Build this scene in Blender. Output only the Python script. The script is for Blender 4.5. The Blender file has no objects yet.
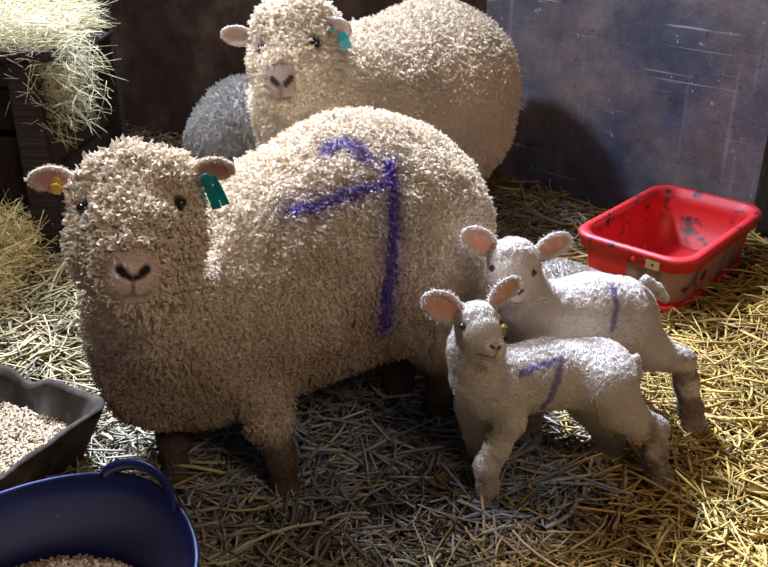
import bpy, math, random
import numpy as np
from mathutils import Vector, Matrix
from mathutils.bvhtree import BVHTree
from mathutils.kdtree import KDTree

C = bpy.context.scene.collection
SC = bpy.context.scene
rng = np.random.default_rng(7)
random.seed(7)

# ------------------------------------------------------------------ camera
CAM_H, PITCH, FPX = 1.30, math.radians(26), 900.0
cam_d = bpy.data.cameras.new('camera'); cam = bpy.data.objects.new('camera', cam_d); C.objects.link(cam)
cam.location = (0, 0, CAM_H); cam.rotation_euler = (math.pi/2-PITCH, 0, 0)
cam_d.sensor_width = 36; cam_d.lens = 36*FPX/768; cam_d.clip_start = .05
cam_d.dof.use_dof = True; cam_d.dof.focus_distance = 1.85; cam_d.dof.aperture_fstop = 11.0
SC.camera = cam
SC.view_settings.view_transform = 'Standard'; SC.view_settings.look = 'None'
SC.view_settings.gamma = 1; SC.view_settings.exposure = -0.12; SC.view_settings.use_curve_mapping = False

# ------------------------------------------------------------------ light
wd = bpy.data.worlds.new('barn_air'); SC.world = wd; wd.use_nodes = True
wd.node_tree.nodes['Background'].inputs[0].default_value = (.62, .60, .68, 1)
wd.node_tree.nodes['Background'].inputs[1].default_value = .11

def area(name, loc, target, size, energy, col, spread=180):
    l = bpy.data.lights.new(name, 'AREA'); l.size = size; l.energy = energy; l.color = col
    l.spread = math.radians(spread)
    o = bpy.data.objects.new(name, l); C.objects.link(o); o.location = loc
    o.rotation_euler = (Vector(target)-Vector(loc)).to_track_quat('-Z', 'Y').to_euler()
    return o
area('daylight_opening', (-1.42, 2.42, 2.62), (.25, 2.3, .3), .24, 105, (.66, .78, 1.0))
area('added_top_light', (-.7, 4.75, 3.7), (-.05, 2.0, .4), .7, 2500, (.50, .68, 1.0))  # unseen cool light, added to brighten the tops and rims of the backs
area('warm_fill_light', (1.2, -.4, 2.7), (.1, 2.0, .3), .8, 27, (1.0, .83, .64))  # unseen warm fill, added in front for the shaded sides

# ------------------------------------------------------------------ helpers
def zdepth(p): return p[1]*math.cos(PITCH)+(CAM_H-p[2])*math.sin(PITCH)
def ray(px, py):
    u, v = (px-384)/FPX, (py-283.5)/FPX
    c, s = math.cos(PITCH), math.sin(PITCH)
    return np.array([u, c-v*s, -s-v*c])
def at(px, py, Y):
    d = ray(px, py); return np.array([0, 0, CAM_H])+d*(Y/d[1])
def floor_at(px, py, z=0.0):
    d = ray(px, py); return np.array([0, 0, CAM_H])+d*((z-CAM_H)/d[2])
def sz(px, py, Y, r):
    return r*zdepth(at(px, py, Y))/FPX

def _hash(ix, iy, iz, seed):
    h = (ix.astype(np.uint64)*np.uint64(73856093)) ^ (iy.astype(np.uint64)*np.uint64(19349663)) ^ (iz.astype(np.uint64)*np.uint64(83492791)) ^ np.uint64(seed*2654435761 & 0xffffffff)
    h = (h ^ (h >> np.uint64(13)))*np.uint64(1274126177) & np.uint64(0xffffffff)
    h = (h ^ (h >> np.uint64(16)))*np.uint64(2246822519) & np.uint64(0xffffffff)
    h = h ^ (h >> np.uint64(15))
    return (h & np.uint64(0xffffff)).astype(np.float64)/float(0xffffff)
def noise(P, scale, seed=0):
    Q = np.asarray(P)*scale+1000.0
    I = np.floor(Q).astype(np.int64); F = Q-I; F = F*F*(3-2*F)
    out = 0
    for dx in (0, 1):
        for dy in (0, 1):
            for dz in (0, 1):
                w = (F[:, 0] if dx else 1-F[:, 0])*(F[:, 1] if dy else 1-F[:, 1])*(F[:, 2] if dz else 1-F[:, 2])
                out = out+w*_hash(I[:, 0]+dx, I[:, 1]+dy, I[:, 2]+dz, seed)
    return out
def fbm(P, scale, seed=0, oct=3):
    return sum(noise(P, scale*2**i, seed+i)*.5**i for i in range(oct))/sum(.5**i for i in range(oct))

def set_props(o, label=None, cat=None, group=None, kind=None):
    for k, v in (('label', label), ('category', cat), ('group', group), ('kind', kind)):
        if v: o[k] = v
    return o

def mesh_obj(name, V, F, mat, parent=None, cols=None, smooth=True):
    me = bpy.data.meshes.new(name)
    V = np.asarray(V, dtype=np.float64)
    if isinstance(F, np.ndarray):
        k = F.shape[1]
        me.vertices.add(len(V)); me.vertices.foreach_set('co', V.ravel())
        me.loops.add(F.size); me.loops.foreach_set('vertex_index', F.ravel().astype(np.int32))
        me.polygons.add(len(F)); me.polygons.foreach_set('loop_start', np.arange(0, F.size, k, dtype=np.int32))
        me.update(calc_edges=True)
    else:
        me.from_pydata([tuple(v) for v in V], [], F)
    if cols is not None:
        a = me.attributes.new('col', 'FLOAT_COLOR', 'POINT')
        cc = np.ones((len(V), 4)); cc[:, :3] = cols; a.data.foreach_set('color', cc.ravel())
    if smooth: me.polygons.foreach_set('use_smooth', np.ones(len(me.polygons), dtype=bool))
    me.materials.append(mat)
    o = bpy.data.objects.new(name, me); C.objects.link(o)
    if parent: o.parent = parent
    return o

def curves_obj(name, P, R, col, mat, parent=None):
    """P (n,k,3) strands, R (k,) or (n,k) radii, col (n,3)"""
    n, k = P.shape[:2]
    cu = bpy.data.hair_curves.new(name)
    cu.add_curves([k]*n)
    cu.attributes['position'].data.foreach_set('vector', P.astype(np.float32).ravel())
    a = cu.attributes.get('radius') or cu.attributes.new('radius', 'FLOAT', 'POINT')
    a.data.foreach_set('value', np.broadcast_to(R, (n, k)).astype(np.float32).ravel())
    a = cu.attributes.new('col', 'FLOAT_COLOR', 'POINT')
    cc = np.ones((n, k, 4), dtype=np.float32); cc[:, :, :3] = col[:, None, :]
    a.data.foreach_set('color', cc.ravel())
    cu.materials.append(mat)
    o = bpy.data.objects.new(name, cu); C.objects.link(o)
    if parent: o.parent = parent
    return o

# ------------------------------------------------------------------ materials
def mat_new(name, base=(.5, .5, .5), rough=.8, spec=.3):
    m = bpy.data.materials.new(name); m.use_nodes = True
    b = m.node_tree.nodes['Principled BSDF']
    b.inputs['Base Color'].default_value = (*base, 1); b.inputs['Roughness'].default_value = rough
    b.inputs['Specular IOR Level'].default_value = spec
    return m, m.node_tree, b
def attr_mat(name, rough=.85, spec=.2, noise_amt=0, bump=0, bscale=300, sheen=0, sss=0, trans=0):
    m, nt, b = mat_new(name, rough=rough, spec=spec)
    a = nt.nodes.new('ShaderNodeAttribute'); a.attribute_name = 'col'
    nt.links.new(a.outputs['Color'], b.inputs['Base Color'])
    if sheen: b.inputs['Sheen Weight'].default_value = sheen
    if sss:
        b.inputs['Subsurface Weight'].default_value = sss; b.inputs['Subsurface Radius'].default_value = (.012, .007, .004); b.inputs['Subsurface Scale'].default_value = 1
    if bump:
        tc = nt.nodes.new('ShaderNodeTexCoord'); n = nt.nodes.new('ShaderNodeTexNoise'); n.inputs['Scale'].default_value = bscale
        n.inputs['Detail'].default_value = 3
        bp = nt.nodes.new('ShaderNodeBump'); bp.inputs['Strength'].default_value = bump; bp.inputs['Distance'].default_value = .002
        nt.links.new(tc.outputs['Object'], n.inputs['Vector']); nt.links.new(n.outputs['Fac'], bp.inputs['Height']); nt.links.new(bp.outputs['Normal'], b.inputs['Normal'])
    return m
M_skin = attr_mat('sheep_skin_and_underwool', .95, .05, bump=1.0, bscale=240)
M_wool = attr_mat('wool_strands', 1.0, .03)
M_straw = attr_mat('straw', .7, .15)
M_pellet = attr_mat('feed_pellets', .8, .15)
M_eye, _, b = mat_new('eye_glass', (.012, .008, .006), .06, .7)
M_lid, _, b = mat_new('eyelid_skin', (.10, .06, .05), .6, .3)
M_green, _, b = mat_new('teal_tag_plastic', (.0, .20, .19), .35, .5)
M_yellow, _, b = mat_new('yellow_tag_plastic', (.62, .36, .03), .4, .5)

# ------------------------------------------------------------------ implicit surfaces
class Body:
    """smooth union of round cones and ellipsoids -> one continuous mesh"""
    def __init__(s): s.p = []
    def cone(s, a, ra, b, rb, k=.03): s.p.append(('c', np.array(a, float), np.array(b, float), ra, rb, k)); return s
    def chain(s, pts, k=.03):
        """pts: (px, py, Y, r_px) seen from the photo, turned to world points and metres"""
        q = [(at(*t[:3]), sz(*t)) for t in pts]
        if len(q) == 1: s.cone(q[0][0], q[0][1], q[0][0]+np.array([0, 0, 1e-4]), q[0][1], k)
        for (a, ra), (b, rb) in zip(q[:-1], q[1:]): s.cone(a, ra, b, rb, k)
        return s
    def ell(s, c, ax, rad, k=.01): s.p.append(('e', np.array(c, float), np.array(ax, float), np.array(rad, float), 0, k)); return s
    def cut(s, c, ax, rad, k=.006): s.p.append(('x', np.array(c, float), np.array(ax, float), np.array(rad, float), 0, k)); return s
    @staticmethod
    def dist(pr, X):
        if pr[0] == 'c':
            _, a, b, ra, rb, _ = pr
            ab = b-a; L2 = ab@ab
            t = np.clip(((X-a)@ab)/L2, 0, 1)
            d = np.sqrt(((X-a-t[..., None]*ab)**2).sum(-1))
            return d-(ra+(rb-ra)*t)
        _, c, ax, rad, _, _ = pr
        q = (X-c)@ax.T
        k0 = np.sqrt(((q/rad)**2).sum(-1)); k1 = np.sqrt(((q/rad**2)**2).sum(-1))+1e-9
        return k0*(k0-1)/k1
    def mesh(s, h):
        lo = np.full(3, 1e9); hi = -lo; bx = []
        for pr in s.p:
            if pr[0] == 'c':
                r = max(pr[3], pr[4]); l = np.minimum(pr[1], pr[2])-r; u = np.maximum(pr[1], pr[2])+r
            else:
                r = pr[3].max(); l = pr[1]-r; u = pr[1]+r
            e = pr[5]+3*h; bx.append((l-e, u+e))
            if pr[0] != 'x': lo = np.minimum(lo, l-3*h); hi = np.maximum(hi, u+3*h)
        n = np.ceil((hi-lo)/h).astype(int)+1
        D = np.full(n, .06, dtype=np.float32)
        for pr, (l, u) in zip(s.p, bx):
            i0 = np.maximum(np.floor((l-lo)/h).astype(int), 0); i1 = np.minimum(np.ceil((u-lo)/h).astype(int)+1, n)
            if (i1 <= i0).any(): continue
            g = np.stack(np.meshgrid(*[lo[a]+h*np.arange(i0[a], i1[a]) for a in range(3)], indexing='ij'), -1)
            d = Body.dist(pr, g).astype(np.float32)
            sl = tuple(slice(i0[a], i1[a]) for a in range(3)); o = D[sl]; k = pr[5]
            if pr[0] == 'x':
                d = -d; hh = np.clip(.5-.5*(o-d)/k, 0, 1); D[sl] = o*(1-hh)+d*hh+k*hh*(1-hh)
            else:
                hh = np.clip(.5+.5*(o-d)/k, 0, 1); D[sl] = o*(1-hh)+d*hh-k*hh*(1-hh)
        # surface nets
        S = D < 0
        cnt = np.zeros(n-1, dtype=np.int8); pos = np.zeros((*(n-1), 3), dtype=np.float32)
        for ax in range(3):
            for o1 in (0, 1):
                for o2 in (0, 1):
                    off = [0, 0, 0]; oth = [a for a in range(3) if a != ax]; off[oth[0]] = o1; off[oth[1]] = o2
                    A = tuple(slice(off[a], off[a]+n[a]-1) for a in range(3))
                    off2 = list(off); off2[ax] = 1
                    B = tuple(slice(off2[a], off2[a]+n[a]-1) for a in range(3))
                    cr = S[A] != S[B]; idx = np.nonzero(cr)
                    da, db = D[A][idx], D[B][idx]; t = da/(da-db)
                    p = np.zeros((len(t), 3), dtype=np.float32)
                    p[:, ax] = t; p[:, oth[0]] = o1; p[:, oth[1]] = o2
                    pos[idx] += p; cnt[idx] += 1
        act = cnt > 0; idx = np.nonzero(act)
        V = (np.stack(idx, -1)+pos[idx]/cnt[idx][:, None])*h+lo
        ids = np.full(n-1, -1, dtype=np.int64); ids[idx] = np.arange(len(V))
        Q = []
        for ax in range(3):
            oth = [(ax+1) % 3, (ax+2) % 3]
            A = [slice(None)]*3; B = [slice(None)]*3; A[ax] = slice(0, n[ax]-1); B[ax] = slice(1, n[ax])
            for o in oth: A[o] = B[o] = slice(1, n[o]-1)
            sa, sb = S[tuple(A)], S[tuple(B)]
            e = np.nonzero(sa != sb); fl = sa[e]
            b = [e[0], e[1], e[2]]
            for o in oth: b[o] = b[o]+1
            def cell(d0, d1):
                c = [b[0].copy(), b[1].copy(), b[2].copy()]; c[oth[0]] += d0; c[oth[1]] += d1
                return ids[c[0], c[1], c[2]]
            q = np.stack([cell(-1, -1), cell(0, -1), cell(0, 0), cell(-1, 0)], -1)
            q[~fl] = q[~fl][:, ::-1]
            Q.append(q)
        Q = np.concatenate(Q); Q = Q[(Q >= 0).all(1)]
        for _ in range(2):                     # light smoothing
            acc = np.zeros_like(V); c = np.zeros(len(V))
            for i in range(4):
                j = (i+1) % 4
                np.add.at(acc, Q[:, i], V[Q[:, j]]); np.add.at(c, Q[:, i], 1)
                np.add.at(acc, Q[:, j], V[Q[:, i]]); np.add.at(c, Q[:, j], 1)
            V = V*.5+.5*acc/np.maximum(c, 1)[:, None]
        return V.astype(np.float64), Q
def vnormals(V, Q):
    fn = np.cross(V[Q[:, 2]]-V[Q[:, 0]], V[Q[:, 3]]-V[Q[:, 1]])
    N = np.zeros_like(V)
    for i in range(4): np.add.at(N, Q[:, i], fn)
    return N/np.maximum(np.linalg.norm(N, axis=1), 1e-12)[:, None]
def unit(v): v = np.asarray(v, float); return v/np.linalg.norm(v)
def frame(fwd, up):
    f = unit(fwd); r = unit(np.cross(f, up)); u = np.cross(r, f); return np.array([r, f, u])   # rows: right, forward, up
def seg_dist(P, pts):
    d = np.full(len(P), 9.)
    for a, b in zip(pts[:-1], pts[1:]):
        ab = b-a; t = np.clip(((P-a)@ab)/max(ab@ab, 1e-9), 0, 1)
        d = np.minimum(d, np.linalg.norm(P-a-t[:, None]*ab, axis=1))
    return d

def smooth01(x, a, b):
    t = np.clip((x-a)/(b-a), 0, 1); return t*t*(3-2*t)

def add_wool(name, V, Q, N, parent, body_cols, lock_len, n_lock, per, curl, turns, rad, droop=.25, k=7, spread=.5, seed=1, len_noise=.5):
    """locks of wool: strands drawn together round lock centres and curled. lock_len: per-vertex length (0 = bare)"""
    g = np.random.default_rng(seed)
    T = np.concatenate([Q[:, [0, 1, 2]], Q[:, [0, 2, 3]]])
    ar = .5*np.linalg.norm(np.cross(V[T[:, 1]]-V[T[:, 0]], V[T[:, 2]]-V[T[:, 0]]), axis=1)
    w = ar*(lock_len[T].mean(1) > .0006)
    cdir = unit([0, -1, .45]); face = (N[T[:, 0]]@cdir)
    w = w*np.where(face > -.25, 1, .35)
    w /= w.sum()
    def sample(n):
        t = g.choice(len(T), n, p=w); u, v = g.random(n), g.random(n); f = u+v > 1; u[f], v[f] = 1-u[f], 1-v[f]
        B = np.stack([1-u-v, u, v], -1)
        P = (V[T[t]]*B[..., None]).sum(1); Nn = (N[T[t]]*B[..., None]).sum(1); Nn /= np.linalg.norm(Nn, axis=1)[:, None]
        return P, Nn, (lock_len[T[t]]*B).sum(1), (body_cols[T[t]]*B[..., None]).sum(1)
    cP, cN, cL, cC = sample(n_lock)
    kd = KDTree(n_lock)
    for i, p in enumerate(cP): kd.insert(p, i)
    kd.balance()
    n = n_lock*per
    P, Nn, L, Cc = sample(n)
    own = np.fromiter((kd.find(p)[1] for p in P), dtype=np.int64, count=n)
    jit = g.normal(size=(n_lock, 3))*.45
    cdirn = cN+jit+np.array([0, 0, -droop]); cdirn /= np.linalg.norm(cdirn, axis=1)[:, None]
    # keep locks pointing outwards
    dt = (cdirn*cN).sum(1); fix = dt < .25; cdirn[fix] += cN[fix]*.6; cdirn /= np.linalg.norm(cdirn, axis=1)[:, None]
    ph = g.random(n_lock)*6.283; cl = 1+(g.random(n_lock)-.5)*len_noise*2; hand = np.where(g.random(n_lock) < .5, -1, 1)
    bright = 1+(g.random(n_lock)-.5)*.22
    D = cdirn[own]; A = np.cross(D, [0.3, .2, .93]); A /= np.linalg.norm(A, axis=1)[:, None]; B = np.cross(D, A)
    Ls = L*cl[own]*(1+(g.random(n)-.5)*.3)
    base_off = P-cP[own]
    ts = np.linspace(0, 1, k); out = np.zeros((n, k, 3))
    for i, t in enumerate(ts):
        ang = ph[own]+hand[own]*turns*6.283*t
        rr = curl*min(1, t*2.2)
        pull = 1-(1-spread)*t**.8
        out[:, i] = cP[own]+base_off*pull[..., None] if np.ndim(pull) else cP[own]+base_off*pull
        out[:, i] += D*(Ls*t)[:, None]+(A*(np.cos(ang)*rr*np.minimum(1, Ls/np.median(Ls)))[:, None]+B*(np.sin(ang)*rr*np.minimum(1, Ls/np.median(Ls)))[:, None])-Nn*.002*(1-t)
    R = rad*np.linspace(1, .55, k)
    col = np.clip(Cc*bright[own][:, None]*(1+(g.random(n)-.5)[:, None]*.12), 0, 1)
    return curves_obj(name, out, R, col, M_wool, parent)
# ------------------------------------------------------------------ setting: floor and walls
def gz(X, Y):
    P = np.stack([X, Y, np.zeros_like(X)], -1)
    z = (fbm(P, 5, 11, 2)-.5)*.035
    z += .10*np.exp(-(((X+1.55)/.45)**2+((Y-2.75)/.5)**2))          # heap at the foot of the hay rack
    z += .015*np.exp(-(((X-.98)/.22)**2+((Y-2.22)/.15)**2))         # straw banked against the red tub
    z += .05*np.exp(-(((X-1.35)/.2)**2+((Y-2.7)/.3)**2))
    return z-.012
gx, gy = np.meshgrid(np.linspace(-3.2, 3.0, 150), np.linspace(.2, 5.4, 130), indexing='ij')
gv = np.stack([gx.ravel(), gy.ravel(), gz(gx.ravel(), gy.ravel())], -1)
ii = np.arange(150*130).reshape(150, 130)
gq = np.stack([ii[:-1, :-1], ii[1:, :-1], ii[1:, 1:], ii[:-1, 1:]], -1).reshape(-1, 4)
m, nt, b = mat_new('trodden_bedding', rough=.95, spec=.1)
tc = nt.nodes.new('ShaderNodeTexCoord'); n1 = nt.nodes.new('ShaderNodeTexNoise'); n1.inputs['Scale'].default_value = 30; n1.inputs['Detail'].default_value = 6
cr = nt.nodes.new('ShaderNodeValToRGB'); cr.color_ramp.elements[0].color = (.035, .022, .012, 1); cr.color_ramp.elements[1].color = (.20, .13, .06, 1)
cr.color_ramp.elements[0].position = .35; cr.color_ramp.elements[1].position = .7
nt.links.new(tc.outputs['Object'], n1.inputs['Vector']); nt.links.new(n1.outputs['Fac'], cr.inputs['Fac']); nt.links.new(cr.outputs['Color'], b.inputs['Base Color'])
set_props(mesh_obj('floor', gv, gq, m), kind='structure')

def wall_mat(name, blue=True):
    m, nt, b = mat_new(name, rough=.62 if blue else .9, spec=.35 if blue else .05)
    tc = nt.nodes.new('ShaderNodeTexCoord')
    def N(kind, **kw):
        n = nt.nodes.new(kind)
        for k_, v in kw.items():
            if k_ in n.inputs: n.inputs[k_].default_value = v
            else: setattr(n, k_, v)
        return n
    def ramp(src, p0, c0, p1, c1):
        r = N('ShaderNodeValToRGB'); r.color_ramp.elements[0].position = p0; r.color_ramp.elements[0].color = (*c0, 1)
        r.color_ramp.elements[1].position = p1; r.color_ramp.elements[1].color = (*c1, 1); nt.links.new(src, r.inputs['Fac']); return r
    def mix(f, a, b_):
        x = N('ShaderNodeMix', data_type='RGBA'); nt.links.new(f, x.inputs[0]); nt.links.new(a, x.inputs[6]); nt.links.new(b_, x.inputs[7]); return x.outputs[2]
    big = N('ShaderNodeTexNoise', Scale=2.2, Detail=6.0, Roughness=.6); nt.links.new(tc.outputs['Object'], big.inputs['Vector'])
    mid = N('ShaderNodeTexNoise', Scale=8.0, Detail=12.0, Roughness=.72, Distortion=.1); nt.links.new(tc.outputs['Object'], mid.inputs['Vector'])
    if blue:
        c1 = ramp(mid.outputs['Fac'], .3, (.034, .035, .058), .7, (.100, .098, .138))
        c2 = ramp(mid.outputs['Fac'], .3, (.090, .068, .070), .7, (.215, .160, .150))
        f = ramp(big.outputs['Fac'], .42, (0, 0, 0), .58, (1, 1, 1))
    else:
        c1 = ramp(mid.outputs['Fac'], .3, (.022, .011, .008), .7, (.050, .026, .018))
        c2 = ramp(mid.outputs['Fac'], .3, (.05, .027, .018), .7, (.16, .095, .06))
        f = ramp(big.outputs['Fac'], .50, (0, 0, 0), .68, (1, 1, 1))
    col = mix(f.outputs[0], c1.outputs[0], c2.outputs[0])
    # vertical drips
    mp = N('ShaderNodeMapping'); mp.inputs['Scale'].default_value = (26, 26, 1.3); nt.links.new(tc.outputs['Object'], mp.inputs['Vector'])
    dr = N('ShaderNodeTexNoise', Scale=1.0, Detail=3.0); nt.links.new(mp.outputs[0], dr.inputs['Vector'])
    fd = ramp(dr.outputs['Fac'], .60, (0, 0, 0), .75, (.38, .38, .38)); light = N('ShaderNodeRGB'); light.outputs[0].default_value = (.36, .32, .33, 1) if blue else (.05, .035, .028, 1)
    col = mix(fd.outputs[0], col, light.outputs[0])
    # chips and scratches
    vo = N('ShaderNodeTexNoise', Scale=24.0, Detail=4.0, Roughness=.75); nt.links.new(tc.outputs['Object'], vo.inputs['Vector'])
    fv = ramp(vo.outputs['Fac'], .655, (0, 0, 0), .68, (.8, .8, .8)); white = N('ShaderNodeRGB'); white.outputs[0].default_value = (.55, .52, .52, 1) if blue else (.06, .04, .03, 1)
    gate = N('ShaderNodeTexNoise', Scale=3.3, Detail=2.0); nt.links.new(tc.outputs['Object'], gate.inputs['Vector']); fg = ramp(gate.outputs['Fac'], .48, (0, 0, 0), .56, (1, 1, 1))
    def mul(a, b_):
        x = N('ShaderNodeMath', operation='MULTIPLY'); nt.links.new(a, x.inputs[0]); nt.links.new(b_, x.inputs[1]); return x.outputs[0]
    col = mix(mul(fv.outputs[0], fg.outputs[0]), col, white.outputs[0])
    for rz, sc_ in ((.25, (2.0, 2.0, 110)), (-1.15, (1.6, 1.6, 130))):      # long thin scrapes
        mq = N('ShaderNodeMapping'); mq.inputs['Scale'].default_value = sc_; mq.inputs['Rotation'].default_value = (.0, rz, rz*.6); nt.links.new(tc.outputs['Object'], mq.inputs['Vector'])
        ns = N('ShaderNodeTexNoise', Scale=1.0, Detail=2.0); nt.links.new(mq.outputs[0], ns.inputs['Vector'])
        fs = ramp(ns.outputs['Fac'], .69, (0, 0, 0), .72, (.55, .55, .55)); col = mix(mul(fs.outputs[0], fg.outputs[0]), col, white.outputs[0])
    dk = ramp(vo.outputs['Fac'], .33, (.7, .7, .7), .37, (0, 0, 0)); black = N('ShaderNodeRGB'); black.outputs[0].default_value = (.03, .025, .04, 1)
    col = mix(dk.outputs[0], col, black.outputs[0])
    nt.links.new(col, b.inputs['Base Color'])
    bp = N('ShaderNodeBump'); bp.inputs['Strength'].default_value = .6; bp.inputs['Distance'].default_value = .012
    nt.links.new(mid.outputs['Fac'], bp.inputs['Height']); nt.links.new(bp.outputs['Normal'], b.inputs['Normal'])
    return m
def box_verts(p0, p1, z0, z1, t):
    """upright slab from p0 to p1 (front face), thickness t to the back"""
    p0, p1 = np.array(p0, float), np.array(p1, float); d = unit(np.append(p1-p0, 0))[:2]; n = np.array([-d[1], d[0]])
    c = [p0, p1, p1+n*t, p0+n*t]
    V = [(*q, z0) for q in c]+[(*q, z1) for q in c]
    F = [(0, 3, 2, 1), (4, 5, 6, 7), (0, 1, 5, 4), (1, 2, 6, 5), (2, 3, 7, 6), (3, 0, 4, 7)]
    return V, F
WB = wall_mat('scuffed_blue_wall_paint', True); WD = wall_mat('dark_brown_boarding', False)
corner = (.42, 3.80); wright = (1.29, 2.94)
V, F = box_verts(corner, wright, -.05, 2.6, .12); o = mesh_obj('wall_right', V, F, WB, smooth=False); set_props(o, kind='structure')
V, F = box_verts((-3.0, 5.0), corner, -.05, 2.6, .12); o = mesh_obj('wall_back', V, F, WD, smooth=False); set_props(o, kind='structure')
# post at the right end of the wall
m_post, nt, b = mat_new('dark_weathered_wood', (.03, .032, .045), .9, .08)
wn = nt.nodes.new('ShaderNodeTexNoise'); wn.inputs['Scale'].default_value = 6; wn.inputs['Detail'].default_value = 8
mpn = nt.nodes.new('ShaderNodeMapping'); mpn.inputs['Scale'].default_value = (14, 14, 1.2); tc = nt.nodes.new('ShaderNodeTexCoord')
cr = nt.nodes.new('ShaderNodeValToRGB'); cr.color_ramp.elements[0].color = (.010, .006, .006, 1); cr.color_ramp.elements[1].color = (.05, .032, .026, 1)
nt.links.new(tc.outputs['Object'], mpn.inputs[0]); nt.links.new(mpn.outputs[0], wn.inputs['Vector']); nt.links.new(wn.outputs['Fac'], cr.inputs['Fac']); nt.links.new(cr.outputs['Color'], b.inputs['Base Color'])
bp = nt.nodes.new('ShaderNodeBump'); bp.inputs['Strength'].default_value = .5; bp.inputs['Distance'].default_value = .006; nt.links.new(wn.outputs['Fac'], bp.inputs['Height']); nt.links.new(bp.outputs['Normal'], b.inputs['Normal'])
V, F = box_verts((1.312, 2.915), (1.42, 2.80), -.05, 2.3, .10); o = mesh_obj('trim_1', V, F, m_post, smooth=False); set_props(o, kind='structure')

def bevel_box(name, sx, sy, sz_, mat, parent=None, bev=.006):
    import bmesh
    bm = bmesh.new(); bmesh.ops.create_cube(bm, size=1)
    for v in bm.verts: v.co = Vector((v.co.x*sx, v.co.y*sy, v.co.z*sz_))
    bmesh.ops.bevel(bm, geom=bm.edges[:], offset=bev, segments=2, affect='EDGES')
    me = bpy.data.meshes.new(name); bm.to_mesh(me); bm.free(); me.materials.append(mat)
    o = bpy.data.objects.new(name, me); C.objects.link(o)
    if parent: o.parent = parent
    return o

# ------------------------------------------------------------------ straw and hay
def straws(name, P, L, Wd, az, el, col, mat, bend=.25, parent=None, seed=3):
    """flattened bent stalks as one mesh of four-sided prisms"""
    g = np.random.default_rng(seed); n = len(P); k = 5
    d = np.stack([np.cos(az)*np.cos(el), np.sin(az)*np.cos(el), np.sin(el)], -1)
    s = np.stack([-np.sin(az), np.cos(az), np.zeros(n)], -1); u = np.cross(d, s)
    bs = g.normal(size=n)*bend; bu = g.normal(size=n)*bend*.4
    kink = np.where(g.random(n) < .3, g.normal(size=n)*.5, 0); kp = g.random(n)*.6+.2
    ts = np.linspace(-.5, .5, k); V = np.zeros((n, k, 4, 3)); tw = g.random(n)*6.28
    for i, t in enumerate(ts):
        off = bs*(t*t-.1)*L; offu = bu*(t*t-.1)*L
        off = off+kink*np.maximum(0, (t+.5)-kp)*L
        c = P+d*(t*L)[:, None]+s*off[:, None]+u*offu[:, None]
        a = s*np.cos(tw)[:, None]+u*np.sin(tw)[:, None]; b_ = -s*np.sin(tw)[:, None]+u*np.cos(tw)[:, None]
        w = Wd*(1 if 0 < i < k-1 else .8)
        V[:, i, 0] = c+a*w[:, None]*.5; V[:, i, 1] = c+b_*w[:, None]*.28
        V[:, i, 2] = c-a*w[:, None]*.5; V[:, i, 3] = c-b_*w[:, None]*.28
    base = (np.arange(n)*k*4)[:, None]
    F = []
    for i in range(k-1):
        for j in range(4):
            j2 = (j+1) % 4
            F.append(np.concatenate([base+i*4+j, base+i*4+j2, base+(i+1)*4+j2, base+(i+1)*4+j], 1))
    F.append(np.concatenate([base+3, base+2, base+1, base], 1)); e = (k-1)*4
    F.append(np.concatenate([base+e, base+e+1, base+e+2, base+e+3], 1))
    cc = np.repeat(col, k*4, axis=0)
    return mesh_obj(name, V.reshape(-1, 3), np.concatenate(F), mat, parent, cc, smooth=False)

def project(P):
    c, s = math.cos(PITCH), math.sin(PITCH)
    y = P[:, 1]; z = CAM_H-P[:, 2]
    zc = y*c+z*s; v = (-y*s+z*c)/zc
    return 384+FPX*P[:, 0]/zc, 283.5+FPX*v

def gauss(px, py, x, y, sx, sy): return np.exp(-(((px-x)/sx)**2+((py-y)/sy)**2))
GA = lambda X, Y, cx, cy, sx, sy: np.exp(-(((X-cx)/sx)**2+((Y-cy)/sy)**2))
CLEAR = [(.985, 2.76, .24, .20, .65), (-.555, 1.075, .21, .19, 0), (-1.05, 1.72, .28, .16, .9)]   # tub, trug and trough stand on the boards, not on this straw
def mixcol(c, new, f): return c*(1-f)[:, None]+new*f[:, None]
N = 34000
Y = 1.0+3.6*rng.random(N*3)**1.35; X = (rng.random(N*3)-.5)*2*(.62*Y+.25)
keep = (Y < 4.9-(X+3)*.35+.1) & (Y < 3.78-(X-.42)*.99+.0*X) | (X < .42) & (Y < 5.0-(X+3)*.351-.03)
X, Y = X[keep][:N], Y[keep][:N]; n = len(X)
P = np.stack([X, Y, np.zeros(n)], -1)
thick = rng.random(n)
P[:, 2] = gz(X, Y)+.004+thick**1.3*.05
L = .06+.19*rng.random(n)**1.6; W = .0030+.0080*rng.random(n)**1.6
az = rng.random(n)*6.283; el = rng.normal(size=n)*.16
up = rng.random(n) < .03; el[up] = rng.random(up.sum())*.5+.1
# fresh golden straw on the right, pale on the left, old wet grey straw under the ewe with its bluish gleam painted into the colour, darker brown in front
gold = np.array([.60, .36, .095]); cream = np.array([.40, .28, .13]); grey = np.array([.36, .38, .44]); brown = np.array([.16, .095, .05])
fr = smooth01(X, -.05, .35); wl = 1-smooth01(X, -.75, -.45)
col = gold*fr[:, None]+np.array([.56, .43, .23])*(1-fr)[:, None]
col = col*(1-wl)[:, None]+cream*wl[:, None]
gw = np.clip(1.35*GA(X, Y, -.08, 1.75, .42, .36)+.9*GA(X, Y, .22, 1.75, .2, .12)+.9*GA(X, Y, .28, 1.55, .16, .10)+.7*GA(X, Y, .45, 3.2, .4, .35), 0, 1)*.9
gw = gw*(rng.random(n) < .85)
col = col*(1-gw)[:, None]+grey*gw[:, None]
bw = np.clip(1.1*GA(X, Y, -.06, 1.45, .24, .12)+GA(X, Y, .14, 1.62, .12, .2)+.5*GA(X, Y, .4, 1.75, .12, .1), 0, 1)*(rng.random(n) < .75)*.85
col = col*(1-bw)[:, None]+brown*bw[:, None]
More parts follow.
